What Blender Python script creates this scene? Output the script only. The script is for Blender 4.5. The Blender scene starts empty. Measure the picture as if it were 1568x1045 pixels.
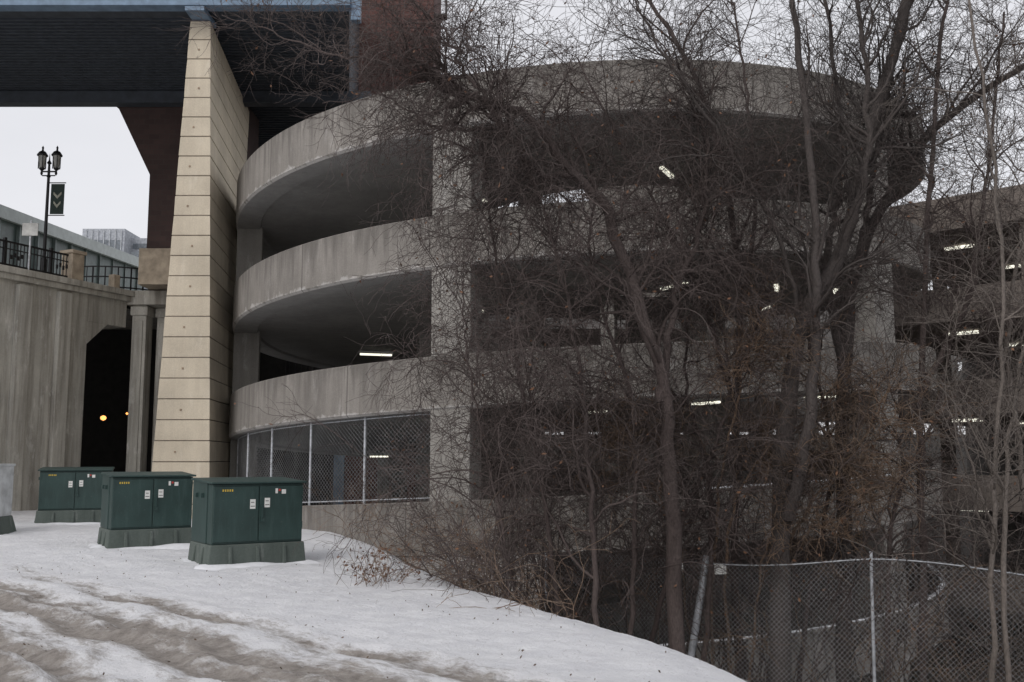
import bpy, math, numpy as np, mathutils
from math import radians, sin, cos, pi
rng = np.random.default_rng(7)
S = bpy.context.scene
col = S.collection

# ------------------------------------------------------------------ helpers
def link(ob, parent=None):
    col.objects.link(ob)
    if parent: ob.parent = parent
    return ob
def empty(name, loc=(0,0,0)):
    e = bpy.data.objects.new(name, None); e.location = loc; e.empty_display_size = .3
    return link(e)
def mesh(name, v, f, mat=None, parent=None, smooth=False):
    m = bpy.data.meshes.new(name); m.from_pydata([tuple(map(float,p)) for p in v], [], f); m.validate(); m.update()
    if mat: m.materials.append(mat)
    if smooth:
        m.polygons.foreach_set("use_smooth", [True]*len(m.polygons))
    return link(bpy.data.objects.new(name, m), parent)
class MB:
    def __init__(s): s.v=[]; s.f=[]
    def hexa(s, p):
        o=len(s.v); s.v+=list(p)
        s.f+=[(o,o+3,o+2,o+1),(o+4,o+5,o+6,o+7),(o,o+1,o+5,o+4),(o+1,o+2,o+6,o+5),(o+2,o+3,o+7,o+6),(o+3,o,o+4,o+7)]
    def box(s,x0,x1,y0,y1,z0,z1):
        s.hexa([(x0,y0,z0),(x1,y0,z0),(x1,y1,z0),(x0,y1,z0),(x0,y0,z1),(x1,y0,z1),(x1,y1,z1),(x0,y1,z1)])
    def obox(s,A,B,t0,t1,off0,off1,z0,z1):
        d=np.array([B[0]-A[0],B[1]-A[1]],float); d/=np.linalg.norm(d); n=np.array([-d[1],d[0]])
        P=[np.array(A)+d*t0+n*off0,np.array(A)+d*t1+n*off0,np.array(A)+d*t1+n*off1,np.array(A)+d*t0+n*off1]
        s.hexa([(p[0],p[1],z0) for p in P]+[(p[0],p[1],z1) for p in P])
    def rev(s,c,prof,n=12):
        for (r0,z0),(r1,z1) in zip(prof[:-1],prof[1:]):
            o=len(s.v)
            for r,z in ((r0,z0),(r1,z1)):
                for i in range(n): s.v.append((c[0]+r*cos(2*pi*i/n),c[1]+r*sin(2*pi*i/n),c[2]+z))
            for i in range(n): j=(i+1)%n; s.f.append((o+i,o+j,o+n+j,o+n+i))
    def out(s,name,mat,parent=None,bevel=0,smooth=False):
        ob=mesh(name,s.v,s.f,mat,parent,smooth)
        if bevel:
            b=ob.modifiers.new('b','BEVEL'); b.width=bevel; b.segments=2; b.limit_method='ANGLE'
        return ob
def PM(ob,par):
    ob.parent=par; ob.matrix_parent_inverse=mathutils.Matrix.Translation(par.location).inverted(); return ob

# ------------------------------------------------------------------ materials
def nodes(name):
    m=bpy.data.materials.new(name); m.use_nodes=True; nt=m.node_tree
    return m,nt,nt.nodes['Principled BSDF']
def N(nt,t,**k):
    n=nt.nodes.new(t)
    for a,b in k.items(): setattr(n,a,b)
    return n
def mixc(nt,fac,a,b,mode='MIX'):
    n=N(nt,'ShaderNodeMix',data_type='RGBA',blend_type=mode)
    for i,x in ((0,fac),(6,a),(7,b)):
        if isinstance(x,(int,float)): n.inputs[i].default_value=x
        elif isinstance(x,tuple): n.inputs[i].default_value=x+(1,) if len(x)==3 else x
        else: nt.links.new(x,n.inputs[i])
    return n.outputs[2]
def noise(nt,vec,scale,detail=4,rough=.6,lo=.35,hi=.65):
    n=N(nt,'ShaderNodeTexNoise'); n.inputs['Scale'].default_value=scale; n.inputs['Detail'].default_value=detail; n.inputs['Roughness'].default_value=rough
    nt.links.new(vec,n.inputs['Vector'])
    r=N(nt,'ShaderNodeMapRange'); r.inputs[1].default_value=lo; r.inputs[2].default_value=hi
    nt.links.new(n.outputs[0],r.inputs[0]); return r.outputs[0]
def mth(nt,op,*a):
    n=N(nt,'ShaderNodeMath',operation=op)
    for i,x in enumerate(a):
        if isinstance(x,(int,float)): n.inputs[i].default_value=x
        else: nt.links.new(x,n.inputs[i])
    return n.outputs[0]
def mrange(nt,x,a,b,c=0,d=1):
    r=N(nt,'ShaderNodeMapRange'); nt.links.new(x,r.inputs[0])
    for i,q in enumerate((a,b,c,d)): r.inputs[i+1].default_value=q
    return r.outputs[0]
def coord(nt,scale=(1,1,1)):
    t=N(nt,'ShaderNodeTexCoord'); m=N(nt,'ShaderNodeMapping'); m.inputs['Scale'].default_value=scale
    nt.links.new(t.outputs['Object'],m.inputs[0]); return m.outputs[0]
def bump(nt,bs,h,strength=.3,dist=.02):
    b=N(nt,'ShaderNodeBump'); b.inputs['Strength'].default_value=strength; b.inputs['Distance'].default_value=dist
    nt.links.new(h,b.inputs['Height']); nt.links.new(b.outputs[0],bs.inputs['Normal'])
def concrete(name,base,dark,light,streak=.5,grain=.5,band=False,lightpatch=.45):
    m,nt,bs=nodes(name)
    c=coord(nt); cs=coord(nt,(3.2,3.2,.22)); cs2=coord(nt,(1,1,.3))
    a=mixc(nt,noise(nt,c,.7,5),base,tuple(x*.78 for x in base))
    a=mixc(nt,mth(nt,'MULTIPLY',noise(nt,cs,1.3,5,.65,.42,.72),streak),a,dark)
    a=mixc(nt,mth(nt,'MULTIPLY',noise(nt,cs2,2.6,6,.7,.56,.75),lightpatch),a,light)
    g=noise(nt,c,28,4,.7,.2,.8)
    if band:
        vv=N(nt,'ShaderNodeAttribute',attribute_name='vv').outputs['Fac']; arc=N(nt,'ShaderNodeAttribute',attribute_name='arc').outputs['Fac']
        cb=N(nt,'ShaderNodeCombineXYZ'); nt.links.new(arc,cb.inputs[0]); nt.links.new(vv,cb.inputs[1])
        n1=N(nt,'ShaderNodeTexNoise'); n1.inputs['Scale'].default_value=1.5; n1.inputs['Detail'].default_value=7; n1.inputs['Roughness'].default_value=.7; nt.links.new(cb.outputs[0],n1.inputs[0])
        lo=mth(nt,'MULTIPLY_ADD',vv,-1.5,n1.outputs[0]); a=mixc(nt,mrange(nt,lo,.44,.52,0,.75),a,light)
        mp=N(nt,'ShaderNodeMapping'); mp.inputs['Scale'].default_value=(5,.5,1); nt.links.new(cb.outputs[0],mp.inputs[0])
        n2=N(nt,'ShaderNodeTexNoise'); n2.inputs['Scale'].default_value=1.3; n2.inputs['Detail'].default_value=4; nt.links.new(mp.outputs[0],n2.inputs[0])
        st=mth(nt,'MULTIPLY_ADD',vv,.38,n2.outputs[0]); a=mixc(nt,mrange(nt,st,.68,.95,0,.85),a,dark)
        fr=mth(nt,'ABSOLUTE',mth(nt,'SUBTRACT',mth(nt,'FRACT',mth(nt,'DIVIDE',arc,.61)),.5)); a=mixc(nt,mrange(nt,fr,.475,.5,0,.32),a,dark)
        pid=mth(nt,'FLOOR',mth(nt,'DIVIDE',arc,.61)); wn=N(nt,'ShaderNodeTexWhiteNoise',noise_dimensions='1D'); nt.links.new(pid,wn.inputs['W'])
        a=mixc(nt,mrange(nt,wn.outputs[0],0,1,0,.2),a,dark)
        fr2=mth(nt,'ABSOLUTE',mth(nt,'SUBTRACT',mth(nt,'FRACT',mth(nt,'DIVIDE',arc,4.9)),.5)); a=mixc(nt,mrange(nt,fr2,.494,.5,0,.8),a,(.05,.045,.04))
    a=mixc(nt,grain,a,mixc(nt,g,(.55,.55,.55),(1.25,1.25,1.25)),'MULTIPLY')
    nt.links.new(a,bs.inputs['Base Color']); bs.inputs['Roughness'].default_value=.9
    bump(nt,bs,g,.4,.01)
    return m
def plain(name,colr,rough=.7,metal=0,var=.25,scale=3,bmp=0):
    m,nt,bs=nodes(name); c=coord(nt)
    a=mixc(nt,noise(nt,c,scale,5),tuple(x*(1-var) for x in colr),tuple(min(1,x*(1+var)) for x in colr))
    nt.links.new(a,bs.inputs['Base Color']); bs.inputs['Roughness'].default_value=rough; bs.inputs['Metallic'].default_value=metal
    if bmp: bump(nt,bs,noise(nt,c,scale*8,3),bmp,.01)
    return m
def emis(name,colr,st):
    m,nt,bs=nodes(name); bs.inputs['Base Color'].default_value=colr+(1,); bs.inputs['Emission Color'].default_value=colr+(1,); bs.inputs['Emission Strength'].default_value=st
    return m

M_ramp=concrete('ramp_concrete',(.325,.302,.275),(.15,.138,.125),(.57,.55,.53),.55,.55,True)
M_soffit=concrete('soffit_concrete',(.42,.415,.405),(.2,.195,.19),(.52,.51,.5),.3)
M_col=concrete('column_concrete',(.37,.353,.325),(.21,.195,.178),(.62,.6,.58),.5,.5,False,.7)
M_wall=concrete('viaduct_concrete',(.52,.50,.445),(.2,.182,.155),(.74,.72,.68),.9,.5,False,.9)
M_garage=concrete('garage_concrete',(.24,.205,.18),(.13,.11,.095),(.32,.29,.26),.5)
M_rear=concrete('rear_concrete',(.26,.25,.24),(.12,.115,.11),(.35,.34,.33),.5)
M_stone=concrete('pier_stone',(.68,.60,.47),(.47,.40,.31),(.8,.74,.63),.35,.4)
M_stonegap=plain('pier_joint',(.2,.17,.14))
M_blue=plain('blue_steel',(.15,.22,.31),.5,.1,.2)
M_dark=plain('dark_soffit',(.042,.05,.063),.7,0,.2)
M_darkgrey=plain('dark_cladding',(.05,.046,.045),.7)
M_black=plain('black_iron',(.012,.012,.014),.45,.3,.2)
M_galv=plain('galvanized_steel',(.48,.5,.53),.5,.3,.25,8)
M_wire=plain('fence_wire',(.26,.265,.27),.5,.3,.3,2)
M_wire2=plain('fence_wire_bright',(.36,.37,.38),.5,.2,.3,2)
M_white=plain('label_white',(.75,.75,.72),.6,0,.08)
M_yellow=plain('label_yellow',(.6,.42,.06),.6,0,.1)
M_red=plain('label_red',(.5,.05,.04),.6,0,.1)
M_fluor=emis('fluorescent_tube',(1,.97,.82),1.3)
M_lamp=emis('warm_lamp',(1,.42,.12),2.2)
M_snowcap=plain('snow',(.8,.81,.84),.8,0,.08,5)
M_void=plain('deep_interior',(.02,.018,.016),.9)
for m in (M_fluor,M_lamp): m.cycles.emission_sampling='NONE'

def bark(name,a,b):
    m,nt,bs=nodes(name); c=coord(nt,(1,1,.4))
    k=mixc(nt,noise(nt,c,1.1,3,.5,.35,.65),a,b)
    k=mixc(nt,.6,k,mixc(nt,noise(nt,c,40,3),(.6,.6,.6),(1.4,1.4,1.4)),'MULTIPLY')
    nt.links.new(k,bs.inputs['Base Color']); bs.inputs['Roughness'].default_value=.85
    bump(nt,bs,noise(nt,coord(nt,(1,1,.25)),45,4,.7,.2,.8),.8,.02)
    return m
M_bark=bark('bark_dark',(.075,.063,.058),(.115,.098,.092))
M_vine=bark('bark_vine',(.080,.060,.055),(.13,.102,.095))
M_tan=bark('bark_tan',(.28,.19,.13),(.18,.135,.105))
M_grey=bark('bark_grey',(.21,.18,.16),(.14,.12,.105))
M_leaf=plain('dead_leaf',(.15,.078,.045),.8,0,.5,5)
M_litter=plain('litter_leaf',(.12,.085,.06),.8,0,.5,5)

def green(name,colr):
    m,nt,bs=nodes(name); c=coord(nt); cs=coord(nt,(4,4,.5))
    a=mixc(nt,noise(nt,c,1.5,5),colr,tuple(x*1.4 for x in colr))
    a=mixc(nt,noise(nt,cs,2,5,.7,.5,.8),a,tuple(x*1.6+.015 for x in colr))
    a=mixc(nt,mth(nt,'MULTIPLY',noise(nt,c,22,3,.7,.62,.72),.3),a,(.12,.13,.12))
    nt.links.new(a,bs.inputs['Base Color']); bs.inputs['Roughness'].default_value=.5
    return m
M_green=green('transformer_green',(.019,.042,.038))
M_base=concrete('transformer_pad',(.12,.145,.13),(.06,.08,.07),(.34,.36,.34),.6)
def brick(name,c1,c2,mortar,sx=1.0):
    m,nt,bs=nodes(name)
    t=N(nt,'ShaderNodeTexCoord'); sp=N(nt,'ShaderNodeSeparateXYZ'); nt.links.new(t.outputs['Object'],sp.inputs[0])
    cb=N(nt,'ShaderNodeCombineXYZ'); nt.links.new(mth(nt,'ADD',sp.outputs[0],sp.outputs[1]),cb.inputs[0]); nt.links.new(sp.outputs[2],cb.inputs[1])
    b=N(nt,'ShaderNodeTexBrick'); nt.links.new(cb.outputs[0],b.inputs['Vector'])
    b.inputs['Scale'].default_value=1; b.inputs['Brick Width'].default_value=.4*sx; b.inputs['Row Height'].default_value=.2*sx; b.inputs['Mortar Size'].default_value=.012
    for i,cc in ((1,c1),(2,c2),(3,mortar)): b.inputs[i].default_value=cc+(1,)
    a=mixc(nt,.6,b.outputs[0],mixc(nt,noise(nt,coord(nt),.6,5),(.7,.7,.7),(1.2,1.2,1.2)),'MULTIPLY')
    nt.links.new(a,bs.inputs['Base Color']); bs.inputs['Roughness'].default_value=.9
    return m
M_brick=brick('red_brick',(.13,.058,.05),(.09,.044,.038),(.13,.09,.08))
M_brickd=brick('brown_brick',(.06,.036,.033),(.045,.028,.026),(.05,.038,.035))

# ------------------------------------------------------------------ camera, world
cam=bpy.data.cameras.new('camera'); co=bpy.data.objects.new('camera',cam); link(co)
co.location=(0,0,0); co.rotation_euler=(radians(90+6.7),0,0); cam.lens=35; cam.clip_end=3000; cam.clip_start=.1
S.camera=co
w=bpy.data.worlds.new('World'); S.world=w; w.use_nodes=True; nt=w.node_tree
bg=nt.nodes['Background']; out=nt.nodes['World Output']
sky=N(nt,'ShaderNodeTexSky',sky_type='NISHITA'); sky.sun_disc=False; sky.sun_elevation=radians(40); sky.sun_rotation=radians(215); sky.dust_density=4
nt.links.new(sky.outputs[0],bg.inputs[0]); bg.inputs[1].default_value=.02
bg2=N(nt,'ShaderNodeBackground'); tc=N(nt,'ShaderNodeTexCoord')
mp=N(nt,'ShaderNodeMapping'); mp.inputs['Scale'].default_value=(1,1,3); nt.links.new(tc.outputs['Generated'],mp.inputs[0])
cl=mixc(nt,noise(nt,mp.outputs[0],1.6,5,.55,.3,.7),(.69,.69,.715),(.80,.79,.81))
nt.links.new(cl,bg2.inputs[0]); bg2.inputs[1].default_value=1.02
ad=N(nt,'ShaderNodeAddShader'); nt.links.new(bg.outputs[0],ad.inputs[0]); nt.links.new(bg2.outputs[0],ad.inputs[1]); nt.links.new(ad.outputs[0],out.inputs[0])
sl=bpy.data.lights.new('sun','SUN'); sl.energy=.8; sl.angle=radians(40); sl.color=(1,.99,.98)
so=bpy.data.objects.new('sun',sl); link(so); so.rotation_euler=(radians(50),0,radians(-35)); so.location=(0,0,40)
S.view_settings.view_transform='Standard'; S.view_settings.look='None'; S.view_settings.exposure=0

# ------------------------------------------------------------------ ground
C=np.array([2.3,35.9])
def rp(phi,r):
    a=radians(phi-3.7); return (C[0]+r*sin(a), C[1]-r*cos(a))
crest=[(14,-40),(5.5,-6),(4.2,2),(3.0,5),(1.95,7.8),(1.47,10.65),(.4,13.2),(-.85,15.8),(-2.4,20),(-3.4,23),(-4.5,26.2)]
crest+= [rp(p,12.05) for p in (-45,-60,-80,-100,-120)]+[(-12,52),(-14,80),(-14,900)]
crest=np.array(crest)
def sdist(x,y):
    best=np.full(x.shape,1e9); sg=np.zeros(x.shape)
    for a,b in zip(crest[:-1],crest[1:]):
        d=b-a; L=d@d; t=np.clip(((x-a[0])*d[0]+(y-a[1])*d[1])/L,0,1)
        dx=x-a[0]-t*d[0]; dy=y-a[1]-t*d[1]; D=np.hypot(dx,dy)
        s=np.sign(dx*d[1]-dy*d[0]); m=D<best-1e-6; best=np.where(m,D,best); sg=np.where(m,s,sg)
    return best*sg
def fn(x,y,s):
    return (np.sin(x*1.3*s+1.7*np.sin(y*.9*s))+np.sin(y*1.7*s+1.3*np.sin(x*1.1*s+2))+np.sin((x+y)*2.3*s+.7)*.5)/2.5
def qrut(x,y): return (x+7.7)*.74+(y-15.3)*.67 + .2*np.sin(x*.7+y*.5)+.07*np.sin(x*2.1-y*1.3)
RUTS=((.75,.03),(.05,.04),(-.45,.05),(-1.35,.06),(-1.9,.05),(-2.7,.06),(-3.4,.05),(-4.1,.05))
def ground(x,y):
    x=np.asarray(x,float); y=np.asarray(y,float)
    s=sdist(x,y)
    h=-1.78-.16*np.exp(-((x+1)**2+(y-19)**2)/60)
    ss=np.maximum(s+.8,0)
    drop=np.where(ss<1.6, .14*ss**2, .358+.448*(ss-1.6))
    h=h-6.9*(1-np.exp(-drop/6.9*1.15))
    near=np.exp(-np.maximum(y-30,0)/10)*np.exp(-np.maximum(np.abs(x)-25,0)/10)
    h=h+near*(.035*fn(x,y,1)+.018*fn(x+3,y,3.3)+.011*fn(x,y+9,8)+.008*fn(y,x,15))
    q=qrut(x,y); fade=np.clip((17.5-y)/4,0,1)
    for q0,dp in RUTS:
        h=h-fade*near*dp*np.exp(-((q-q0)/.14)**2)*(1+.5*fn(x,y,1.7))+fade*near*.025*np.exp(-((np.abs(q-q0)-.27)/.1)**2)*(1+.9*fn(x,y,6))
    r=np.hypot(x-C[0],y-C[1]); k=np.clip((11.9-r)/.25,0,1)
    return h*(1-k)+np.minimum(h,-8.7)*k
xs=np.concatenate([-np.geomspace(900,22,14)[:-1],np.arange(-22,-9,.3),np.arange(-9,6,.07),np.arange(6,15,.3),np.geomspace(15,900,14)])
ys=np.concatenate([-np.geomspace(900,2,10)[:-1],np.arange(-2,5,1),np.arange(5,20,.07),np.arange(20,40,.15),np.geomspace(40,1200,14)])
X,Y=np.meshgrid(xs,ys); Z=ground(X,Y); nx,ny=len(xs),len(ys)
V=np.stack([X,Y,Z],-1).reshape(-1,3)
i=np.arange(ny-1)[:,None]*nx+np.arange(nx-1)[None]; F=np.stack([i,i+1,i+nx+1,i+nx],-1).reshape(-1,4)
def npmesh(name,V,F,mat,parent=None,smooth=True):
    m=bpy.data.meshes.new(name); k=F.shape[1]
    m.vertices.add(len(V)); m.vertices.foreach_set('co',V.astype(np.float32).ravel())
    m.loops.add(F.size); m.loops.foreach_set('vertex_index',F.astype(np.int32).ravel())
    m.polygons.add(len(F)); m.polygons.foreach_set('loop_start',np.arange(0,F.size,k,dtype=np.int32))
    m.polygons.foreach_set('use_smooth',np.full(len(F),smooth)); m.update(calc_edges=True)
    m.materials.append(mat); return link(bpy.data.objects.new(name,m),parent)
mg,nt,bs=nodes('snowy_ground'); c=coord(nt)
at=N(nt,'ShaderNodeAttribute',attribute_name='dirt')
def rotc(nt,ang,sc):
    t=N(nt,'ShaderNodeTexCoord'); m=N(nt,'ShaderNodeMapping'); m.inputs['Rotation'].default_value=(0,0,ang)
    m2=N(nt,'ShaderNodeMapping'); m2.inputs['Scale'].default_value=sc
    nt.links.new(t.outputs['Object'],m.inputs[0]); nt.links.new(m.outputs[0],m2.inputs[0]); return m2.outputs[0]
stv=rotc(nt,math.atan2(.74,.67),(.8,2.4,1))
n1=N(nt,'ShaderNodeTexNoise'); n1.inputs['Scale'].default_value=1.9; n1.inputs['Detail'].default_value=11; n1.inputs['Roughness'].default_value=.76; nt.links.new(stv,n1.inputs['Vector'])
su=mth(nt,'MULTIPLY_ADD',at.outputs['Fac'],.52,n1.outputs[0]); dm=mrange(nt,su,.65,.83,0,.92)
snow=mixc(nt,noise(nt,c,2.2,6,.6),(.78,.785,.815),(.88,.885,.905))
dirt=mixc(nt,noise(nt,c,6,7,.75,.3,.7),(.42,.38,.34),(.13,.105,.085))
a=mixc(nt,mth(nt,'MULTIPLY',at.outputs['Fac'],.25),snow,(.58,.54,.5))
a=mixc(nt,dm,a,dirt)
a=mixc(nt,noise(nt,c,26,3,.6,.69,.73),a,(.2,.15,.11))
a=mixc(nt,mth(nt,'MULTIPLY',noise(nt,c,55,3,.6,.66,.7),.7),a,(.25,.2,.16))
at2=N(nt,'ShaderNodeAttribute',attribute_name='slope')
su2=mth(nt,'MULTIPLY_ADD',at2.outputs['Fac'],.8,n1.outputs[0])
a=mixc(nt,mrange(nt,su2,.75,.95),a,mixc(nt,noise(nt,c,5,6,.7),(.08,.06,.045),(.03,.025,.02)))
nt.links.new(a,bs.inputs['Base Color']); bs.inputs['Roughness'].default_value=.75
bump(nt,bs,mth(nt,'ADD',noise(nt,c,9,7,.75,.2,.8),n1.outputs[0]),.8,.05)
g=npmesh('snowy_ground',V,F,mg)
q=qrut(X,Y); dv=np.zeros_like(X)
for q0,_ in RUTS: dv+=.55*np.exp(-((q-q0)/.2)**2)
dv+=.36/(1+np.exp((q-.9)*2.5))
dv*=np.clip((19-Y)/4,0,1)*np.clip((2.2-q)*1.2,0,1)*(.9+.4*fn(X,Y,.9))
s_=sdist(X,Y); sv=np.clip((s_-.3)/1.4,0,1)
for nm,arr in (('dirt',dv),('slope',sv)):
    aa=g.data.attributes.new(nm,'FLOAT','POINT'); aa.data.foreach_set('value',arr.astype(np.float32).ravel())

# ------------------------------------------------------------------ spiral ramp
H=3.58; Z0=9.85
ramp=empty('spiral_parking_ramp',(C[0],C[1],0))
def sweep(name,prof,p0,p1,step,zf,mat,mat2=None,m2faces=(),attrs=False):
    n=max(2,int(abs(p1-p0)/step)+1); v=[];f=[];k=len(prof); arc=[];vv=[]
    for p in np.linspace(p0,p1,n):
        for r,z in prof:
            x,y=rp(p,r); v.append((x,y,zf(p)+z)); arc.append(radians(p)*12+500); vv.append(1+z/1.3)
    for i in range(n-1):
        for j in range(k):
            jj=(j+1)%k; f.append((i*k+j,i*k+jj,(i+1)*k+jj,(i+1)*k+j))
    f.append(tuple(range(k))[::-1]); f.append(tuple((n-1)*k+j for j in range(k)))
    ob=mesh(name,v,f,mat)
    for nm,arr in (('arc',arc),('vv',vv)):
        aa=ob.data.attributes.new(nm,'FLOAT','POINT'); aa.data.foreach_set('value',np.array(arr,np.float32))
    if mat2:
        ob.data.materials.append(mat2)
        for i in range(n-1):
            for j in m2faces: ob.data.polygons[i*k+j].material_index=1
    return ob
zf=lambda p: Z0+H*p/360
RI=4.6
PM(sweep('ramp_slab_and_parapets',[(11.97,0),(12,-.03),(12,-1.3),(11.93,-1.36),(11.2,-1.36),(11.15,-1.28),(RI,-1.28),(RI,-.1),(RI+.2,-.1),(RI+.2,-1.05),(11.8,-1.05),(11.8,0)],-1790,172,3,zf,M_ramp,M_soffit,(3,4,5)),ramp)
for k,(a0,a1) in enumerate(((-1065,-1035),(-1440,-1350))):
    PM(sweep('parapet_snow_%d'%k,[(11.965,.002),(11.95,.02),(11.9,.035),(11.85,.02),(11.805,.002)],a0,a1,3,zf,M_snowcap),ramp)
mb=MB()
for p in range(-75,285,60):
    for r,wd,dp in ((11.53,.53,.42),(5.4,.3,.3)):
        c0=rp(p,r); a=radians(p-3.7); t=np.array([cos(a),sin(a)]); n=np.array([sin(a),-cos(a)])
        c0=np.array(c0)
        if p==-75: wd=.36
        P=[c0+n*dp-t*wd,c0+n*dp+t*wd,c0-n*dp+t*wd,c0-n*dp-t*wd]
        ztop=zf(p if p<171 else p-360)-1.2
        mb.hexa([(q[0],q[1],-9) for q in P]+[(q[0],q[1],ztop) for q in P])
PM(mb.out('ramp_columns',M_col,bevel=.03),ramp)
PM(sweep('foundation_wall',[(11.97,-1.34),(11.97,-7),(11.72,-7),(11.72,-1.34)],-1080-125,-1080-4,4,zf,M_ramp),ramp)
mbt=MB();mbh=MB()
for p,r,tg in ((25,6.7,0),(-30,6.4,0),(25-360,7,0),(-30-360,6.6,1),(60-360,7.5,1),(-98-360,7.6,1),(80-360,9,1),(25-720,8.6,1),(-30-720,8,1),(-122-720,9.6,1),(-150-720,9,1),(70-720,8.5,1),(40-1080,9,1),(-60-1080,9,1),(75-1080,9,1),(60-1440,9,1),(5-720,7,1),(120-360,9,1)):
    x,y=rp(p,r); z=zf(p)-1.28; a=radians(p-3.7)*(.35)+(0 if tg else 1.0)
    A=(x-.6*cos(a),y-.6*sin(a)); B=(x+.6*cos(a),y+.6*sin(a))
    mbt.obox(A,B,0,1.2,-.06,.06,z-.17,z-.11); mbh.obox(A,B,-.03,1.23,-.1,.1,z-.107,z-.01)
PM(mbt.out('fluorescent_tubes',M_fluor),ramp); PM(mbh.out('fixture_housings',M_white),ramp)

# ------------------------------------------------------------------ tube tools
class Tubes:
    def __init__(s): s.V=[];s.F=[];s.n=0
    def add(s,pts,rad,k=3):
        P,n,_=pts.shape
        t=np.gradient(pts,axis=1); t/=np.linalg.norm(t,axis=2,keepdims=True)+1e-9
        mt=pts[:,-1]-pts[:,0]; mt/=np.linalg.norm(mt,axis=1,keepdims=True)+1e-9
        rf=np.cross(mt,rng.normal(size=mt.shape)); rf/=np.linalg.norm(rf,axis=1,keepdims=True)+1e-9
        u=rf[:,None]-(rf[:,None]*t).sum(2,keepdims=True)*t; u/=np.linalg.norm(u,axis=2,keepdims=True)+1e-9
        v=np.cross(t,u); an=2*pi*np.arange(k)/k
        ring=pts[:,:,None]+rad[:,:,None,None]*(u[:,:,None]*np.cos(an)[None,None,:,None]+v[:,:,None]*np.sin(an)[None,None,:,None])
        s.V.append(ring.reshape(-1,3))
        b=(np.arange(P)*n*k)[:,None,None]+(np.arange(n-1)*k)[None,:,None]; j=np.arange(k)[None,None]; jj=(j+1)%k
        s.F.append((np.stack([b+j,b+jj,b+k+jj,b+k+j],-1)).reshape(-1,4)+s.n); s.n+=P*n*k
    def build(s,name,mat,parent=None,smooth=True): return npmesh(name,np.concatenate(s.V),np.concatenate(s.F),mat,parent,smooth)
def chain(tb,fn3,U,Vh,sp=.07,r=.0022,n=9):
    L=[]
    for sgn in (1,-1):
        for c_ in np.arange(-Vh if sgn>0 else 0, U if sgn>0 else U+Vh, sp):
            if sgn>0: u0,v0=max(c_,0),max(0,-c_); u1=min(U,c_+Vh); v1=u1-c_
            else:     u1,v1=min(c_,U),0; v1=c_-u1; u0=max(0,c_-Vh); v0=c_-u0
            if abs(u1-u0)<.02: continue
            tt=np.linspace(0,1,n); L.append(fn3(u0+(u1-u0)*tt, v0+(v1-v0)*tt))
    P=np.array(L); tb.add(P,np.full(P.shape[:2],r),3)
tb=Tubes()
def scr(u,v):
    p=-88+u/11.7*180/pi; a=np.radians(p-3.7); z=Z0+H*(p-1080)/360+.02
    return np.stack([C[0]+11.7*np.sin(a),C[1]-11.7*np.cos(a),z+v],-1)
scr_len=radians(72)*11.7
chain(tb,scr,scr_len,2.2,.12,.0055,12)
PM(tb.build('chain_link_screen',M_wire),ramp)
tb=Tubes()
for u in np.arange(0,scr_len,2.05):
    P=scr(np.full(6,u),np.linspace(-.3,2.2,6))[None]; tb.add(P,np.full((1,6),.035),8)
for v_ in (.06,2.15):
    P=scr(np.linspace(0,scr_len,40),np.full(40,v_))[None]; tb.add(P,np.full((1,40),.02),6)
PM(tb.build('screen_posts',M_galv),ramp)

# ------------------------------------------------------------------ parking garage (right and behind)
A=(13.6,41.0);B=(26,29.5)
gar=empty('parking_garage',(14,41,0))
mb=MB()
for k in range(6):
    zt=10.1-3.58*k
    mb.obox(A,B,0,24,0,.25,zt-1.3,zt)
    mb.obox(A,B,0,24,.25,16,zt-1.32,zt-1.05)
    if k>0: mb.box(-7.5,13.5,48.6,48.8,zt-1.5,zt-.2); mb.box(-7.5,13.5,48.8,56,zt-1.5,zt-1.3)
for t in (1.0,7,13,19): mb.obox(A,B,t,t+.6,.3,.9,-9,10.1-1.33)
for t in (1.0,7,13,19): mb.obox(A,B,t,t+.5,8,8.5,-9,10.1-1.33)
for x in (-5,1,7,12): mb.box(x,x+.6,48.82,49.4,-9,7)
PM(mb.out('slabs_and_columns',M_garage),gar)
mb=MB(); mb.obox(A,B,-.2,24,15,15.3,-9,8.7)
mb.box(-7.55,30,56,56.3,-9,1.3); mb.box(-7.55,30,56,56.3,2.0,4.9); mb.box(-7.55,30,56,56.3,5.4,9.5)
for x in np.arange(-7.5,30,2.6): mb.box(x,x+1.3,56.02,56.28,1.3,2.0); mb.box(x,x+1.5,56.02,56.28,4.9,5.4)
PM(mb.out('rear_wall',M_rear),gar)
mb=MB()
for k in range(6):
    for t in (3,8.5,14):
        for o in (3,9): mb.obox(A,B,t+o*.1,t+o*.1+1.2,o,o+.12,10.1-3.58*k-1.48,10.1-3.58*k-1.36)
PM(mb.out('fluorescent_fixtures',M_fluor),gar)

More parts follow.
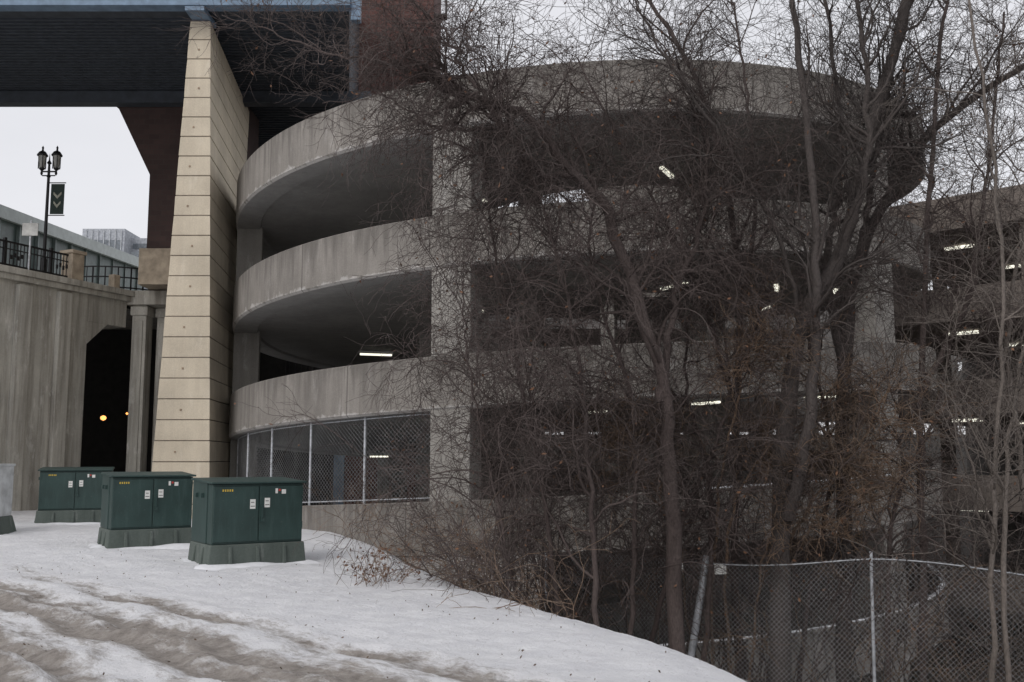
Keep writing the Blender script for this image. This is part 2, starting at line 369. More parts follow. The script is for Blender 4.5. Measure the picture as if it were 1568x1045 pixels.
# ------------------------------------------------------------------ stone pier
pier=empty('bridge_pier',(-9.9,30,0))
mbs=MB(); zb,zt=-2.0,13.7; nC=25
def pr(z,g=0):
    k=(z-zb)/(zt-zb); xl=-10.85+k*.70+g; xr=-8.98-k*.52-g; d=3.0+5.3*k-g
    y0=30+g; dx=-.114*d
    return [(xl,y0,z),(xr,y0,z),(xr+dx,y0+d,z),(xl+dx,y0+d,z)]
hc=(zt-zb)/nC
for i in range(nC): mbs.hexa(pr(zb+i*hc+.015,rng.uniform(0,.012))+pr(zb+(i+1)*hc-.015,rng.uniform(0,.012)))
PM(mbs.out('stone_courses',M_stone,bevel=.012),pier)
mbs=MB(); mbs.hexa(pr(zb,.035)+pr(zt,.035)); PM(mbs.out('joint_core',M_stonegap),pier)
mbs=MB()
for i in range(1,nC,2):
    P=pr(zb+(i+.5)*hc); xm=(P[0][0]*.55+P[1][0]*.45)+rng.uniform(-.12,.12); mbs.box(xm-.025,xm+.025,29.985,30.01,P[0][2]-.04,P[0][2]+.01)
PM(mbs.out('tie_holes',plain('tie_hole_rust',(.3,.22,.15))),pier)

# ------------------------------------------------------------------ overhead bridge
br=empty('overhead_bridge',(-12,33,14))
mb=MB()
mb.box(-45,-5.0,29.6,30.0,14.35,15.6); mb.box(-45,-5.0,29.3,29.75,13.88,14.05)
mb.box(-45,-5.0,29.45,29.6,14.9,15.0)
for x in np.arange(-30,-5,3.1): mb.box(x,x+.12,29.40,29.598,14.052,15.6)
mb.box(-5.0,-4.72,29.5,29.8,13.5,22)
mb.box(-10.1,-9.5,29.32,30.6,13.72,13.87)
PM(mb.out('blue_fascia_girder',M_blue,bevel=.01),br)
mb=MB()
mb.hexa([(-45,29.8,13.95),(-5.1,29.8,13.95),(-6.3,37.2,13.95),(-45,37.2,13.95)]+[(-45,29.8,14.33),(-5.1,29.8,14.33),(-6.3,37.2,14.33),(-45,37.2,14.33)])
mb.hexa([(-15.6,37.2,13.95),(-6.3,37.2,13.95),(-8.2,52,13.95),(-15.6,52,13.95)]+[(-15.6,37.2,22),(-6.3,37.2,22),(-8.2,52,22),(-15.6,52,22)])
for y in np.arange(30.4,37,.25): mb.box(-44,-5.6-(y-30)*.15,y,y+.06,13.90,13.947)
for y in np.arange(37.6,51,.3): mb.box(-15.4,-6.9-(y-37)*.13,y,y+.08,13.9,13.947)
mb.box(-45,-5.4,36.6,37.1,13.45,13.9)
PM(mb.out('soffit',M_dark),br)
mb=MB()
Pp=[(-15.8,13.94),(-15.2,13.4),(-13.9,10.8),(-13.9,7.9),(-10.5,7.9),(-10.5,13.94)]
mb.v+=[(x,37.2,z) for x,z in Pp]+[(x,40,z) for x,z in Pp]
mb.f.append(tuple(range(6))); mb.f.append(tuple(range(6,12))[::-1])
for i in range(6): j=(i+1)%6; mb.f.append((i,j,6+j,6+i))
PM(mb.out('haunched_pier',M_brickd),br)
mb=MB(); mb.box(-14.1,-10.5,37.0,40.1,6.5,7.88); PM(mb.out('pier_base_band',plain('tan_band',(.36,.3,.23),.9)),br)
mb=MB(); mb.box(-15.3,-7.6,50,50.4,-8,13.9)
for x in np.arange(-15.2,-7.7,.3): mb.box(x,x+.1,49.9,49.997,-8,13.9)
PM(mb.out('ribbed_wall',M_darkgrey),br)
tw=empty('brick_tower',(-6,48,0))
mb=MB(); mb.box(-8.0,-3.95,47.9,53,-8,32); PM(mb.out('tower_walls',M_brick),tw)
mb=MB(); mb.box(-8.5,-8.003,47.8,48.3,-8,32); PM(mb.out('corner_downpipe',M_blue),tw)
mb=MB()
for z in (19,22.2,25.4): mb.box(-3.95,-3.3,48,48.6,z,z+.1); mb.box(-3.38,-3.3,48,48.6,z+.1,z+1)
PM(mb.out('side_brackets',M_darkgrey),tw)

# ------------------------------------------------------------------ viaduct wall
A=np.array([-17.2,33.0]);B=np.array([-14.9,38.1]); d=(B-A)/np.linalg.norm(B-A); A2=tuple(A-d*14)
va=empty('viaduct_wall',(A[0],A[1],0)); mb=MB(); Lw=14+5.6; ow=14+3.75
mb.obox(A2,B,0,ow,0,1.2,-3,6.2); mb.obox(A2,B,ow,Lw,0,1.2,5.0,6.2)
n=np.array([-d[1],d[0]])
def wp(t,o): q=np.array(A2)+d*t+n*o; return q
def prism(mb,tz,o0,o1):
    o=len(mb.v); k=len(tz)
    for oo in (o0,o1):
        for t,z in tz: q=wp(t,oo); mb.v.append((q[0],q[1],z))
    mb.f.append(tuple(range(o,o+k))); mb.f.append(tuple(range(o+k,o+2*k))[::-1])
    for i in range(k): j=(i+1)%k; mb.f.append((o+i,o+j,o+k+j,o+k+i))
prism(mb,[(ow,4.2),(ow+.9,5.0),(ow,5.0)],.01,1.19)
for t in (2,6,9.5,12.6,14.6,16.3): mb.obox(A2,B,t,t+.55,-.2,-.002,-3,5.9)
PM(mb.out('wall',M_wall,bevel=.02),va)
mb=MB(); mb.obox(A2,B,0,Lw+.3,-.28,1.3,6.2,6.42); mb.obox(A2,B,0,Lw+.2,-.18,1.2,6.0,6.198); PM(mb.out('coping',M_wall,bevel=.02),va)
mb=MB()
for x,y,wd in ((-14.75,38.3,.55),(-14.0,38.9,.6)):
    mb.box(x,x+wd,y,y+.7,-3,5.9); mb.box(x-.06,x+wd+.06,y-.06,y+.76,5.5,5.85); mb.box(x+.12,x+wd-.12,y-.05,y-.002,-3,5.3)
mb.box(-15.0,-10.4,38.1,40,5.9,6.45)
PM(mb.out('portal_columns',M_wall,bevel=.02),va)
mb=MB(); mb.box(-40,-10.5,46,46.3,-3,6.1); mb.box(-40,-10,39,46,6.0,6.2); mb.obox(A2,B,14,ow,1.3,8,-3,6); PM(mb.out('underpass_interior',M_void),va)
mb=MB(); mb.rev((-17.0,41.5,1.65),[(0,-.11),(.1,-.06),(.12,0),(.1,.07),(0,.11)]); mb.rev((-16.6,43,1.9),[(0,-.06),(.06,0),(0,.06)]); PM(mb.out('underpass_lamps',M_lamp),va)
dk=MB(); dk.obox(A2,B,-10,Lw+25,1.3,60,5.95,6.4); PM(dk.out('road_deck',M_wall),va)
rl=empty('iron_railing',(A[0],A[1],6.4)); mb=MB(); L2=14+3.0
for z in (6.55,7.35): mb.obox(A2,B,0,L2,.3,.36,z,z+.06)
mb.obox(A2,B,0,L2,.3,.36,7.12,7.15)
for t in np.arange(0,L2,.14): mb.obox(A2,B,t,t+.025,.32,.345,6.42,7.35)
for t in np.arange(1,L2,1.9): mb.obox(A2,B,t,t+.09,.27,.38,6.42,7.5)
for t in np.arange(1,L2,1.9):
    for s in range(4): mb.obox(A2,B,t+.3+s*.14,t+.37+s*.14,.31,.35,6.8+.08*(s%2),6.95+.08*(s%2))
PM(mb.out('railing_bars',M_black),rl)
mb=MB()
for i in range(12):
    a0=radians(-40+i*12); c0=(-16.2,40.5); r=2.3
    p=(c0[0]+r*sin(a0),c0[1]-r*cos(a0)); a1=a0+radians(12); p2=(c0[0]+r*sin(a1),c0[1]-r*cos(a1))
    for z in (6.6,7.0,7.4): mb.obox(p,p2,0,.48,0,.05,z,z+.05)
    mb.obox(p,p2,0,.05,0,.05,6.4,7.45); mb.obox(p,p2,.24,.265,0,.025,6.4,7.4)
PM(mb.out('curved_rail',M_black),rl)
mb=MB(); mb.obox(A2,B,L2,L2+.55,.1,.65,6.42,7.45); mb.obox(A2,B,L2-.06,L2+.61,.04,.71,7.45,7.58); mb.obox(A2,B,L2+2,L2+2.3,.1,.4,6.42,7.0)
PM(mb.out('railing_pier',plain('tan_stone',(.42,.35,.27),.9),bevel=.02),rl)
def lamp(x,y,z0):
    e=empty('street_lamp',(x,y,z0)); mb=MB()
    mb.rev((x,y,z0),[(.2,0),(.2,.35),(.13,.45),(.1,.9),(.065,1.0),(.05,4.0),(.08,4.03),(.05,4.1),(.04,4.5),(.09,4.55),(.03,4.65),(.0,4.95)],12)
    mb.box(x-.3,x+.3,y-.02,y+.02,z0+4.2,z0+4.25)
    for s in (-1,1):
        mb.rev((x+s*.27,y,z0+4.2),[(.02,-.12),(.05,-.05),(.03,.05),(.1,.12),(.11,.16)],10)
        mb.box(x+s*.14-.1,x+s*.14+.1,y-.015,y+.015,z0+4.05,z0+4.09)
        mb.rev((x+s*.27,y,z0+4.2),[(.19,.62),(.2,.66),(.12,.78),(.04,.83),(.03,.9),(.045,.94),(0,1.03)],12)
        for k in range(6):
            a=k*pi/3; mb.box(x+s*.27+.14*cos(a)-.012,x+s*.27+.14*cos(a)+.012,y+.14*sin(a)-.012,y+.14*sin(a)+.012,z0+4.34,z0+4.84)
    PM(mb.out('pole_and_arms',M_black,smooth=False),e)
    mb=MB()
    for s in (-1,1): mb.rev((x+s*.27,y,z0+4.2),[(.09,.16),(.14,.4),(.15,.62)],12)
    PM(mb.out('lantern_glass',plain('lantern_glass',(.3,.3,.28),.2)),e)
    mb=MB(); mb.box(x+.12,x+.62,y-.01,y+.01,z0+2.6,z0+3.75); PM(mb.out('banner',plain('banner_cloth',(.02,.035,.03),.8)),e)
    mb=MB(); mb.box(x,x+.66,y-.02,y+.02,z0+3.78,z0+3.81); mb.box(x,x+.66,y-.02,y+.02,z0+2.54,z0+2.57); PM(mb.out('banner_arms',M_black),e)
    mb=MB()
    for zz,ww in ((3.35,.3),(3.0,.26)):
        mb.v+=[(x+.37-ww/2,y-.014,z0+zz),(x+.37-ww/2,y-.014,z0+zz+.1),(x+.37,y-.014,z0+zz-.05),(x+.37+ww/2,y-.014,z0+zz+.1),(x+.37+ww/2,y-.014,z0+zz),(x+.37,y-.014,z0+zz-.17)]
        o=len(mb.v)-6; mb.f+=[(o,o+1,o+2,o+5),(o+5,o+2,o+3,o+4)]
    PM(mb.out('banner_emblem',plain('emblem',(.35,.35,.29),.8)),e)
lamp(-17.3,36.2,6.4)
ts=empty('traffic_sign',(-16.9,34.2,6.4)); mb=MB(); mb.box(-16.95,-16.9,34.3,34.35,6.4,8.3); PM(mb.out('sign_post',M_galv),ts)
mb=MB(); mb.box(-17.2,-16.65,34.26,34.295,7.75,8.2); PM(mb.out('sign_panel',plain('sign_grey',(.5,.5,.48),.6)),ts)
fb=empty('office_building',(-60,150,0)); mb=MB(); mb.box(-66,-59.5,150,170,-5,35); mb.box(-59.5,-54,153,170,-5,34.2); mb.box(-57,-52,151,152.9,-5,30.5)
PM(mb.out('walls',plain('pale_panel',(.36,.38,.41),.7)),fb)
mb=MB()
for z in np.arange(1,34,3.4): mb.box(-65.6,-59.9,149.9,149.99,z,z+1.6); mb.box(-58.8,-52.4,150.85,150.99,z,min(z+1.6,30))
for z in np.arange(30.9,34,1.6): mb.box(-59.3,-54.2,152.9,152.99,z,z+.8)
PM(mb.out('window_bands',plain('dark_glass',(.14,.16,.18),.3)),fb)
mb=MB()
for x in np.arange(-65.4,-60,.9): mb.box(x,x+.12,149.8,149.89,0,34.8)
PM(mb.out('mullions',plain('mullion',(.4,.42,.44),.6)),fb)
gb=empty('station_canopy',(-28,50,6)); mb=MB()
mb.hexa([(-23.9,38,10.75),(-23.7,64,12.15),(-50,64,16.1),(-50,38,15.6)]+[(-23.9,38,11.35),(-23.7,64,12.75),(-50,64,16.65),(-50,38,16.15)])
PM(mb.out('canopy_roof',plain('pale_grey_roof',(.52,.57,.56),.6,0,.1)),gb)
mb=MB(); mb.hexa([(-24.3,38,6.4),(-24.1,64,6.4),(-26,64,6.4),(-26,38,6.4)]+[(-24.3,38,11.0),(-24.1,64,12.4),(-26,64,12.4),(-26,38,11.0)]); PM(mb.out('canopy_wall',plain('green_glazing',(.09,.125,.118),.4)),gb)
mb=MB()
for y in np.arange(38.2,64,1.9): mb.box(-24.25,-24.05,y,y+.1,6.4,10.8+(y-38)*.054)
PM(mb.out('glazing_bars',plain('bars_pale',(.2,.24,.235),.5)),gb)

# ------------------------------------------------------------------ transformers
def transformer(x,y,rot,W=1.72,D=1.25,Hh=1.12,bh=.40,zb=None):
    zb=float(ground(x,y))-.03
    e=empty('pad_transformer',(x,y,zb)); e.rotation_euler=(0,0,rot)
    def ch(mb,name,mat,bev=0):
        ob=mb.out(name,mat,bevel=bev); ob.parent=e; return ob
    mb=MB(); a,b=W/2,D/2; f=.07
    def fr(a,b,z): return [(-a,-b,z),(a,-b,z),(a,b,z),(-a,b,z)]
    mb.hexa(fr(a+f,b+f,-.25)+fr(a+.015,b+.015,bh))
    for xx in (-.55,-.05,.45):
        mb.hexa([(xx,-b-f-.035,0),(xx+.07,-b-f-.035,0),(xx+.07,-b-.0,0),(xx,-b,0)]+[(xx,-b-.045,bh-.04),(xx+.07,-b-.045,bh-.04),(xx+.07,-b,bh-.04),(xx,-b,bh-.04)])
    for yy in (-.3,.2): mb.hexa([(-a-f-.03,yy,0),(-a,yy,0),(-a,yy+.07,0),(-a-f-.03,yy+.07,0)]+[(-a-.04,yy,bh-.05),(-a,yy,bh-.05),(-a,yy+.07,bh-.05),(-a-.04,yy+.07,bh-.05)])
    ch(mb,'concrete_pad',M_base,.02)
    z0=bh+.003
    mb=MB(); mb.box(-a,a,-b+.34,b,z0,bh+Hh); ch(mb,'tank',M_green,.015)
    mb=MB(); mb.box(-a+.02,a-.02,-b+.03,-b+.337,z0,bh+Hh-.05); ch(mb,'cabinet_body',M_green,.01)
    mb=MB(); mb.box(-a+.03,-.01,-b,-b+.028,z0+.04,bh+Hh-.09); mb.box(.01,a-.03,-b,-b+.028,z0+.04,bh+Hh-.09); ch(mb,'cabinet_doors',M_green,.008)
    mb=MB(); mb.hexa([(-a-.03,-b-.04,bh+Hh-.045),(a+.03,-b-.04,bh+Hh-.045),(a+.03,b+.03,bh+Hh+.003),(-a-.03,b+.03,bh+Hh+.003)]+[(-a-.03,-b-.04,bh+Hh-.01),(a+.03,-b-.04,bh+Hh-.01),(a+.03,b+.03,bh+Hh+.05),(-a-.03,b+.03,bh+Hh+.05)]); ch(mb,'lid',M_green,.01)
    mb=MB()
    for sx in (-1,1):
        for zz in (.25,.85): mb.box(sx*(a-.05)-.02,sx*(a-.05)+.02,-b-.015,-b-.002,z0+zz,z0+zz+.12)
    mb.box(.03,.07,-b-.04,-b-.002,z0+.45,z0+.68); mb.box(.02,.09,-b-.05,-b-.003,z0+.38,z0+.44)
    for yy in (-.1,.25): mb.box(-a-.05,-a-.002,yy,yy+.06,bh+Hh-.3,bh+Hh-.22)
    ch(mb,'hinges_and_handle',M_green)
    mb=MB(); mb.box(-.17,-.07,-b-.006,-b-.001,z0+.62,z0+.79); mb.box(.1,.2,-b-.006,-b-.001,z0+.64,z0+.81)
    mb.box(.42,.5,-b-.006,-b-.001,z0+.88,z0+.96); mb.box(.3,.345,-b-.006,-b-.001,z0+.89,z0+.98)
    ch(mb,'warning_labels',M_white)
    mb=MB()
    for xx,yy_,w_ in ((-.16,.66,.08),(.11,.68,.08),(-.155,.73,.06),(.115,.75,.06)): mb.box(xx,xx+w_,-b-.008,-b-.0065,z0+yy_,z0+yy_+.012)
    ch(mb,'label_print',M_darkgrey)
    mb=MB()
    for k in range(5):
        xx=-.68+k*.042; mb.box(xx,xx+.024,-b-.005,-b-.001,z0+.935,z0+.975)
    ch(mb,'asset_number',M_yellow)
    mb=MB(); mb.box(.36,.40,-b-.006,-b-.001,z0+.93,z0+.97); ch(mb,'red_tag',M_red)
    n=40; vs=[];fs=[]
    for r_,zz in ((.3,-.07),(.16,.03),(.04,.06),(-.1,.05)):
        for i in range(n):
            t=2*pi*i/n; cx,cy=cos(t),sin(t); m_=max(abs(cx),abs(cy)); k_=1+.3*sin(3*t+x)+.2*sin(7*t+y)
            vs.append((cx/m_*(a+f+r_*k_),cy/m_*(b+f+r_*k_),zz*k_ if zz>0 else zz))
    for l in range(3):
        for i in range(n): j=(i+1)%n; fs.append((l*n+i,l*n+j,(l+1)*n+j,(l+1)*n+i))
    ob=mesh('snow_bank',vs,fs,M_snowcap,e,True)
    return e
transformer(-4.95,18.9,radians(33))
transformer(-7.82,21.6,radians(31),W=1.66,D=1.2)
transformer(-12.25,28.3,radians(20),W=1.85)
e=empty('utility_cabinet',(-12.9,24.5,-1.8)); mb=MB(); mb.box(-13.4,-12.3,24,24.8,-1.4,-.2); mb.box(-13.42,-12.28,23.97,24.83,-.2,-.14); mb.box(-12.84,-12.82,23.98,23.995,-1.35,-.25)
PM(mb.out('cabinet_body',plain('cabinet_grey',(.5,.52,.53),.5),bevel=.02),e); mb=MB(); mb.hexa([(-13.55,23.85,-2),(-12.15,23.85,-2),(-12.15,24.95,-2),(-13.55,24.95,-2),(-13.42,23.98,-1.4),(-12.28,23.98,-1.4),(-12.28,24.82,-1.4),(-13.42,24.82,-1.4)]); PM(mb.out('cabinet_pad',M_base,bevel=.02),e)

# ------------------------------------------------------------------ slope fence
fe=empty('chain_link_fence',(3,17.3,-3.5))
pts=np.array([(.6,19.2),(3.0,17.4),(5.6,15.9),(8.6,14.6),(12.5,13.4)])
seg=np.linalg.norm(np.diff(pts,axis=0),axis=1); cum=np.concatenate([[0],np.cumsum(seg)])
TOP=[-1.9,-1.68,-1.62,-1.72,-1.8]
def ff(u,v):
    x=np.interp(u,cum,pts[:,0]); y=np.interp(u,cum,pts[:,1]); zt_=np.interp(u,cum,TOP)
    sag=.09*np.sin(u*1.1+.6)*(v/2)
    return np.stack([x+.05*(v)/2,y+.06*np.sin(u*2.3)*(v/2),zt_-2.1+v*1.05+sag],-1)
tb=Tubes(); chain(tb,ff,cum[-1],2.0,.08,.0028,16); PM(tb.build('fence_mesh',M_wire2),fe)
tb=Tubes()
for k,u in enumerate(cum):
    P=ff(np.full(5,u),np.linspace(-.8,2.08,5))
    if k==1: P[:,0]+=np.linspace(-.2,.28,5); P[:,1]-=.12
    tb.add(P[None],np.full((1,5),.065 if k==1 else .026),10)
P=ff(np.linspace(cum[1],cum[-1],50),np.full(50,1.97)); P[0]+=(.24,0,0); tb.add(P[None],np.full((1,50),.012),6)
PM(tb.build('fence_posts',M_galv),fe)
mb=MB(); mb.box(3.42,3.62,17.15,17.16,-1.95,-1.78); mb.box(2.72,2.9,17.2,17.21,-1.9,-1.77); PM(mb.out('fence_tags',M_white),fe)

# ------------------------------------------------------------------ bare trees
def nrm(a): return a/(np.linalg.norm(a,axis=-1,keepdims=True)+1e-9)
def grow(st,d,L,r0,r1,n,wander,trop):
    P=len(st); pts=np.zeros((P,n,3)); pts[:,0]=st; d=nrm(d); step=(L/(n-1))[:,None]
    for i in range(1,n):
        pts[:,i]=pts[:,i-1]+d*step
        d=nrm(d+rng.normal(size=d.shape)*wander+np.array(trop))
    return pts,r0[:,None]+(r1-r0)[:,None]*np.linspace(0,1,n)[None]
def spawn(pts,rad,k,t0,t1,a0,a1):
    P,n,_=pts.shape; idx=np.repeat(np.arange(P),k); t=rng.uniform(t0,t1,len(idx))*(n-1); i=np.minimum(t.astype(int),n-2); f=(t-i)[:,None]
    p=pts[idx,i]*(1-f)+pts[idx,i+1]*f; tg=nrm(pts[idx,i+1]-pts[idx,i]); r=rad[idx,i]
    perp=nrm(np.cross(tg,rng.normal(size=tg.shape))); an=rng.uniform(a0,a1,len(idx))[:,None]
    return p,np.cos(an)*tg+np.sin(an)*perp,r,t/(n-1)
def smooth_path(P,n,jit):
    P=np.array(P,float); m=len(P); e=np.vstack([2*P[0]-P[1],P,2*P[-1]-P[-2]]); o=[]
    for t in np.linspace(0,m-1-1e-6,n):
        i=int(t); f=t-i; a,b,c_,d_=e[i],e[i+1],e[i+2],e[i+3]
        o.append(.5*((2*b)+(c_-a)*f+(2*a-5*b+4*c_-d_)*f*f+(3*b-a-3*c_+d_)*f**3))
    o=np.array(o); o[1:]+=rng.normal(size=(n-1,3))*jit; return o
def leaves(pos,name,par,size=.035,mat=None):
    k=len(pos); u=nrm(rng.normal(size=(k,3)))*size*rng.uniform(.6,1.4,(k,1)); v=nrm(np.cross(u,rng.normal(size=(k,3))))*size*.55
    mid=pos-np.array([0,0,size])
    Vv=np.stack([mid-u,mid+v*1.0+.2*u,mid+u,mid-v],1).reshape(-1,3); Ff=np.arange(4*k).reshape(-1,4)
    npmesh(name,Vv,Ff,mat or M_leaf,par,False)
def tree(name,trunks,mat,n1=14,n2=6,n3=5,n4=2,l1=(1.2,2.8),l2=(.7,1.6),l3=(.35,.9),l4=(.15,.45),trop1=(0,0,.05),trop2=(0,0,.02),trop3=(0,0,0),tmin=.3,wander=.16,rt=.0031,leaf=60,jit=.02):
    tb=Tubes(); tips=[]
    for pth,r0,r1 in trunks:
        n=30; p=smooth_path(pth,n,jit)[None]; r=(r0+(r1-r0)*np.linspace(0,1,n)**.8)[None]*rng.uniform(.92,1.08,(1,n))
        if pth[0][2]<-2.5:
            g0=float(ground(p[0,0,0],p[0,0,1])); p[0,0,2]=min(p[0,0,2],g0-.1)
        tb.add(p,r,8)
        s,d_,pr_,t=spawn(p,r,n1,tmin,1,.4,1.15); k=len(s); L=rng.uniform(*l1,k)*(1.15-.5*t)
        a1,b1=grow(s,d_,L,np.minimum(pr_*.6,.035),np.full(k,.006),12,wander,trop1); tb.add(a1,b1,5)
        s,d_,pr_,t=spawn(p,r,n1,tmin*.7,1,.5,1.4); k=len(s); ax,bx=grow(s,d_,rng.uniform(*l2,k),np.full(k,.007),np.full(k,.003),8,wander*1.2,trop2); tb.add(ax,bx,3)
        s,d_,pr_,t=spawn(a1,b1,n2,.15,1,.4,1.2); k=len(s); a2,b2=grow(s,d_,rng.uniform(*l2,k),np.minimum(pr_*.6,.011),np.full(k,rt*1.3),9,wander*1.3,trop2); tb.add(a2,b2,3)
        s,d_,pr_,t=spawn(a2,b2,n3,.1,1,.4,1.2); k=len(s); a3,b3=grow(s,d_,rng.uniform(*l3,k),np.full(k,rt*1.35),np.full(k,rt*.8),6,wander*1.5,trop3); tb.add(a3,b3,3)
        s,d_,pr_,t=spawn(ax,bx,n3,.1,1,.4,1.2); k=len(s); a5,b5=grow(s,d_,rng.uniform(*l3,k),np.full(k,rt*1.35),np.full(k,rt*.8),6,wander*1.5,trop3); tb.add(a5,b5,3)
        if n4:
            s,d_,pr_,t=spawn(a3,b3,n4,.1,.95,.4,1.2); k=len(s); a4,b4=grow(s,d_,rng.uniform(*l4,k),np.full(k,rt),np.full(k,rt*.6),4,wander*1.5,trop3); tb.add(a4,b4,3)
        tips.append(a3[:,-1])
    ob=tb.build(name,mat)
    tp=np.concatenate(tips)
    if leaf: leaves(tp[rng.choice(len(tp),min(leaf*len(trunks),len(tp)),replace=False)],'dead_leaves',ob)
    return ob
droop=dict(trop1=(0,0,-.03),trop2=(0,0,-.11),trop3=(0,0,-.13))
tree('bare_tree',[([(2.6,16,-3.6),(2.5,16,-.4),(2.45,16,1.05),(1.67,16,3.85),(1.03,16,4.6),(.17,15.8,5.6),(-.9,15.7,5.95),(-1.4,15.5,6.35)],.14,.045),
  ([(2.38,16,.9),(2.7,16.3,2.6),(3.3,16.5,4.4),(3.2,16.6,6.3)],.08,.02),
  ([(1.03,16,4.6),(.3,15.6,4.7),(-.6,15.2,5.9),(-1.2,15,6.9)],.06,.015)],M_vine,n1=32,l1=(1,2.7),l2=(.8,1.8),**droop,wander=.2,jit=.03,leaf=70)
tree('bare_tree',[([(-.2,15.9,5.5),(-1.6,15.5,6.2),(-3,15.4,6.5),(-4.1,15.3,6.9)],.035,.01),
  ([(-.3,15.9,5.4),(-1.2,15.5,5.3),(-2.2,15.4,5.9)],.03,.01)],M_vine,n1=8,n2=5,l1=(.6,1.5),l2=(.4,.9),tmin=.2,leaf=14)
tree('bare_tree',[([(4.4,17,-4.2),(4.6,17,0),(5.0,17,2.25),(5.75,17,3.7),(6.4,17,6.0),(7.1,17,8.2),(7.4,17.2,9.8)],.19,.06),
  ([(4.6,16.8,-1),(4.9,16.5,.4),(5.1,16.5,2.7),(5.1,16.5,5),(4.9,16.5,7.9),(4.8,16.4,9.6)],.12,.035),
  ([(5.75,17,3.7),(6.1,16.6,5),(6.0,16.3,6.8),(5.7,16,9)],.09,.025),
  ([(5.0,17,2.2),(4.5,16.6,3.8),(3.6,16.2,5.2),(2.6,16,6.6),(2.0,16,7.8)],.05,.015)],M_bark,n1=19,wander=.18,trop1=(0,0,.04),jit=.022)
tree('bare_tree',[([(5.85,18,-4.6),(6.0,18,1.2),(6.4,18,3.6),(7.2,17.9,5.2),(8.1,17.8,6.3),(9.6,17.5,7.3),(11,17.3,8.2)],.15,.035),
  ([(6.0,18,1.6),(5.8,18,3.6),(6.2,18.2,6),(6.0,18.4,9.5)],.1,.03),
  ([(6.4,18,3.6),(6.9,18,6.2),(7.7,18,9)],.08,.025)],M_bark,n1=17,trop1=(0,0,.05),n4=2,jit=.022)
tree('bare_tree',[([(6.8,17,-4.2),(6.9,17,-1),(7.0,17,1.1),(7.3,17,4.5),(7.65,17,7.4),(8.2,17,9.6)],.08,.025),
  ([(7.0,17,1.1),(7.8,17,2.6),(8.4,17.2,4.8),(8.9,17.2,8)],.06,.02)],M_vine,n1=18,n4=2)
tree('bare_tree',[([(6.5,14,-4.2),(6.55,14,-3),(6.7,14,-.5),(7.0,14,2.3),(6.9,14,5.2),(6.6,14,7.6)],.05,.015),
  ([(6.7,14,-4),(6.85,14,-.6),(7.3,14.2,1.4),(8,14.4,3.4)],.045,.015)],M_grey,n1=14,n3=4,n4=1,leaf=20)
tree('bare_tree',[([(4.0,18,-4.4),(3.95,18,-1.5),(4.15,18,3.6),(3.6,18,6.7),(2.55,18,8.7),(2.0,18,9.8)],.09,.025),
  ([(4.15,18,2.6),(4.6,18.3,5),(4.3,18.4,8.8)],.06,.02),([(4.0,18,1.0),(3.3,17.8,3.2),(2.2,17.8,5.4),(1.2,17.8,7.4)],.05,.015)],M_vine,n1=15,n4=1,trop1=(0,0,.02),trop2=(0,0,-.03))
tree('bare_tree',[([(.8,16,-3.2),(.5,16,-.6),(.17,16,1.05),(-.25,16,3.2),(-.5,16,5.2)],.05,.015),
  ([(1.3,15.6,-3.3),(1.2,15.6,0),(.9,15.6,2.4),(.3,15.5,4.6)],.05,.015),
  ([(1.9,16.4,-3.3),(2.0,16.4,.6),(1.3,16.4,3.2),(1.6,16.4,5.2)],.05,.015),
  ([(.2,16,-2.8),(-.3,16,-.4),(-.7,16,1.4),(-.8,16,2.8)],.03,.01)],M_vine,n1=30,tmin=.12,**droop,wander=.22,n4=2)
tree('bare_tree',[([(3.2,17.2,-3.6),(3.4,17.2,-.6),(3.0,17.2,1.6),(3.6,17.2,4.4)],.05,.015),
  ([(4.9,17.8,-4),(5.6,17.6,0),(5.3,17.6,2.2),(6.1,17.4,4.2)],.05,.015),([(2.2,17.2,-3.6),(2.9,17,-1),(3.7,17,1),(3.5,17,3.2)],.05,.015),
  ([(6.2,17,-3.9),(6.4,17,-1),(7.3,17,1),(7.7,17,3.4)],.05,.015)],M_vine,n1=28,tmin=.2,**droop,wander=.22,n4=2)
tree('bare_tree',[([(8.6,17,-4.4),(8.7,17,-1),(8.5,17,2),(9.2,17,5),(9.6,17,8.5)],.055,.02),
  ([(10,18,-4.4),(10.1,18,0),(9.8,18,3.5),(10.3,18,7)],.055,.02)],M_grey,n1=20,leaf=20,n4=1)
tree('bare_tree',[([(3.7,17.5,-4.4),(3.75,17.4,-1.2),(4.4,17.2,.15),(5.6,17.0,.85)],.034,.012),
  ([(3.4,17.6,-4.3),(3.5,17.3,-1.1),(3.85,17.0,1.0),(4.2,16.9,2.2)],.032,.012),([(4.4,17.6,-4.5),(4.8,17.2,-1.3),(5.7,17.0,-.1),(6.4,16.8,1.2)],.034,.012),
  ([(3.2,17.9,-4.3),(2.9,17.6,-1.5),(2.2,17.2,-.2),(1.5,17.0,.4)],.028,.010),([(4.0,17.6,-4.4),(4.3,17.2,-1.6),(5.0,17.0,-.9),(5.9,16.8,-.5)],.028,.010)],M_tan,n1=20,n2=5,n3=4,n4=1,l1=(.6,1.6),l2=(.4,1.1),l3=(.25,.6),tmin=.45,leaf=30,trop1=(0,0,.0),wander=.2,rt=.0042)

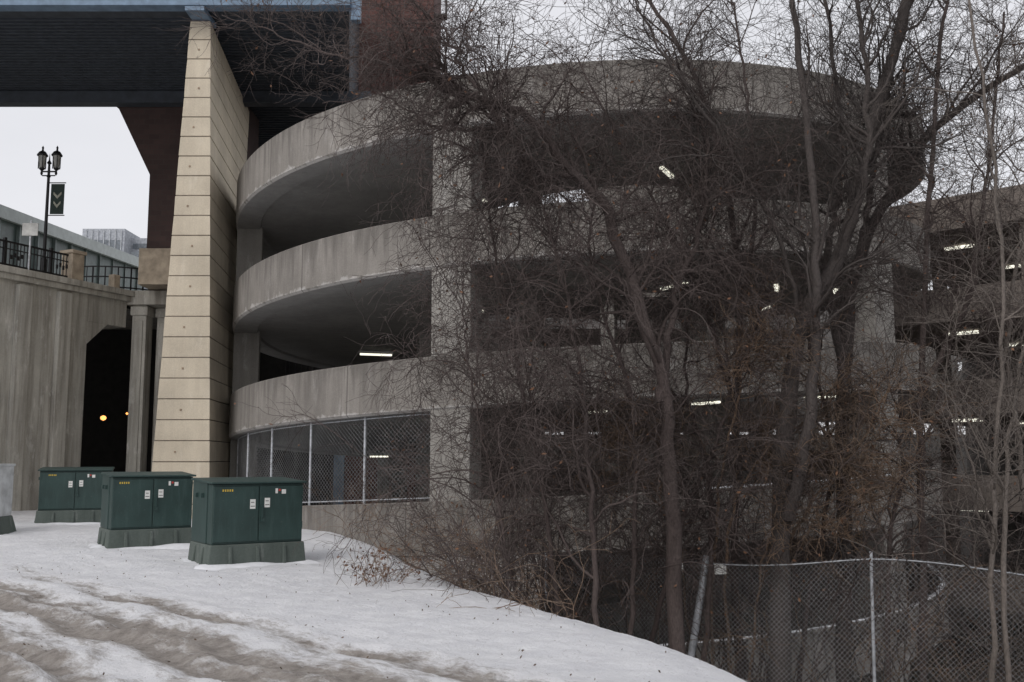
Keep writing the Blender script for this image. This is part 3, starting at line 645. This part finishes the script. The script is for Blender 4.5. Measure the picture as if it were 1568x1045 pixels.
def yfence(x): return np.interp(x,pts[:,0],pts[:,1])
def thicket(name,n,xr,yr,h,mat,lean=(0,0),rt=.0033,k1=7,k2=5,leaf=300,r0=.014,wander=.12,behind=True,t0=.2,smin=.35):
    x=rng.uniform(*xr,n); y=rng.uniform(*yr,n); s=sdist(x,y); m=s>smin
    if behind: m&=(y>yfence(x)+.25)|(x<1.2)
    x=x[m];y=y[m]; k=len(x)
    st=np.stack([x,y,ground(x,y)-.05],1); d0=np.stack([rng.normal(size=k)*.35+lean[0],rng.normal(size=k)*.25+lean[1],np.ones(k)],1)
    tb=Tubes(); a,b=grow(st,d0,rng.uniform(*h,k),rng.uniform(.6,1.3,k)*r0,np.full(k,.005),16,wander,(0,0,-.035)); tb.add(a,b,5)
    s_,d_,r_,t=spawn(a,b,k1,t0,1,.4,1.3); kk=len(s_); a1,b1=grow(s_,d_,rng.uniform(.6,1.8,kk),np.full(kk,.006),np.full(kk,rt),9,.22,(0,0,-.04)); tb.add(a1,b1,3)
    s_,d_,r_,t=spawn(a1,b1,k2,.1,1,.4,1.3); kk=len(s_); a2,b2=grow(s_,d_,rng.uniform(.25,.8,kk),np.full(kk,rt*1.1),np.full(kk,rt*.7),5,.25,(0,0,-.03)); tb.add(a2,b2,3)
    ob=tb.build(name,mat); leaves(a2[rng.choice(kk,min(leaf,kk),replace=False),-1],'dead_leaves',ob); return ob
thicket('shrub_thicket',135,(-.6,5),(15,21),(3.5,6.0),M_vine,t0=.35)
thicket('shrub_thicket',85,(2.5,10),(15.5,22),(3.2,5.4),M_vine,t0=.48)
thicket('shrub_thicket',40,(3.5,11),(15.5,22),(4.5,7.0),M_bark,t0=.5)
thicket('shrub_thicket',30,(6.5,11.5),(13.4,18),(3,5.5),M_grey,leaf=60,t0=.4,k2=4)
thicket('shrub_thicket',45,(2.0,9),(15,19),(1.4,3.2),M_tan,leaf=80,t0=.3,k2=4,r0=.01)
thicket('shrub_thicket',36,(-1.6,2.0),(15,19),(1.4,2.7),M_vine,leaf=90,lean=(-.15,-.1))
thicket('dry_weeds',130,(-4.2,1.6),(12.5,25),(.35,1.3),M_tan,leaf=60,k1=4,k2=3,r0=.006,rt=.003,smin=.0,lean=(-.35,-.1))
tb=Tubes(); k=26
st=np.tile(np.array([-2.0,15.6,float(ground(-2.0,15.6))-.02]),(k,1))+rng.normal(size=(k,3))*np.array([.22,.2,0]); d0=np.stack([rng.normal(size=k)*.5,rng.normal(size=k)*.4,np.ones(k)],1)
a,b=grow(st,d0,rng.uniform(.3,.75,k),np.full(k,.005),np.full(k,.003),8,.15,(0,0,-.05)); tb.add(a,b,4)
s_,d_,r_,t=spawn(a,b,5,.2,1,.4,1.2); kk=len(s_); a1,b1=grow(s_,d_,rng.uniform(.1,.3,kk),np.full(kk,.003),np.full(kk,.002),5,.2,(0,0,-.05)); tb.add(a1,b1,3)
ob=tb.build('dead_shrub',M_tan); leaves(a1[:,-1],'dead_leaves',ob,.035)
k=420; x=rng.uniform(-9,2,k); y=rng.uniform(7,22,k); z=ground(x,y)
leaves(np.stack([x,y,z+.03],1),'leaf_litter',None,.016,M_litter)
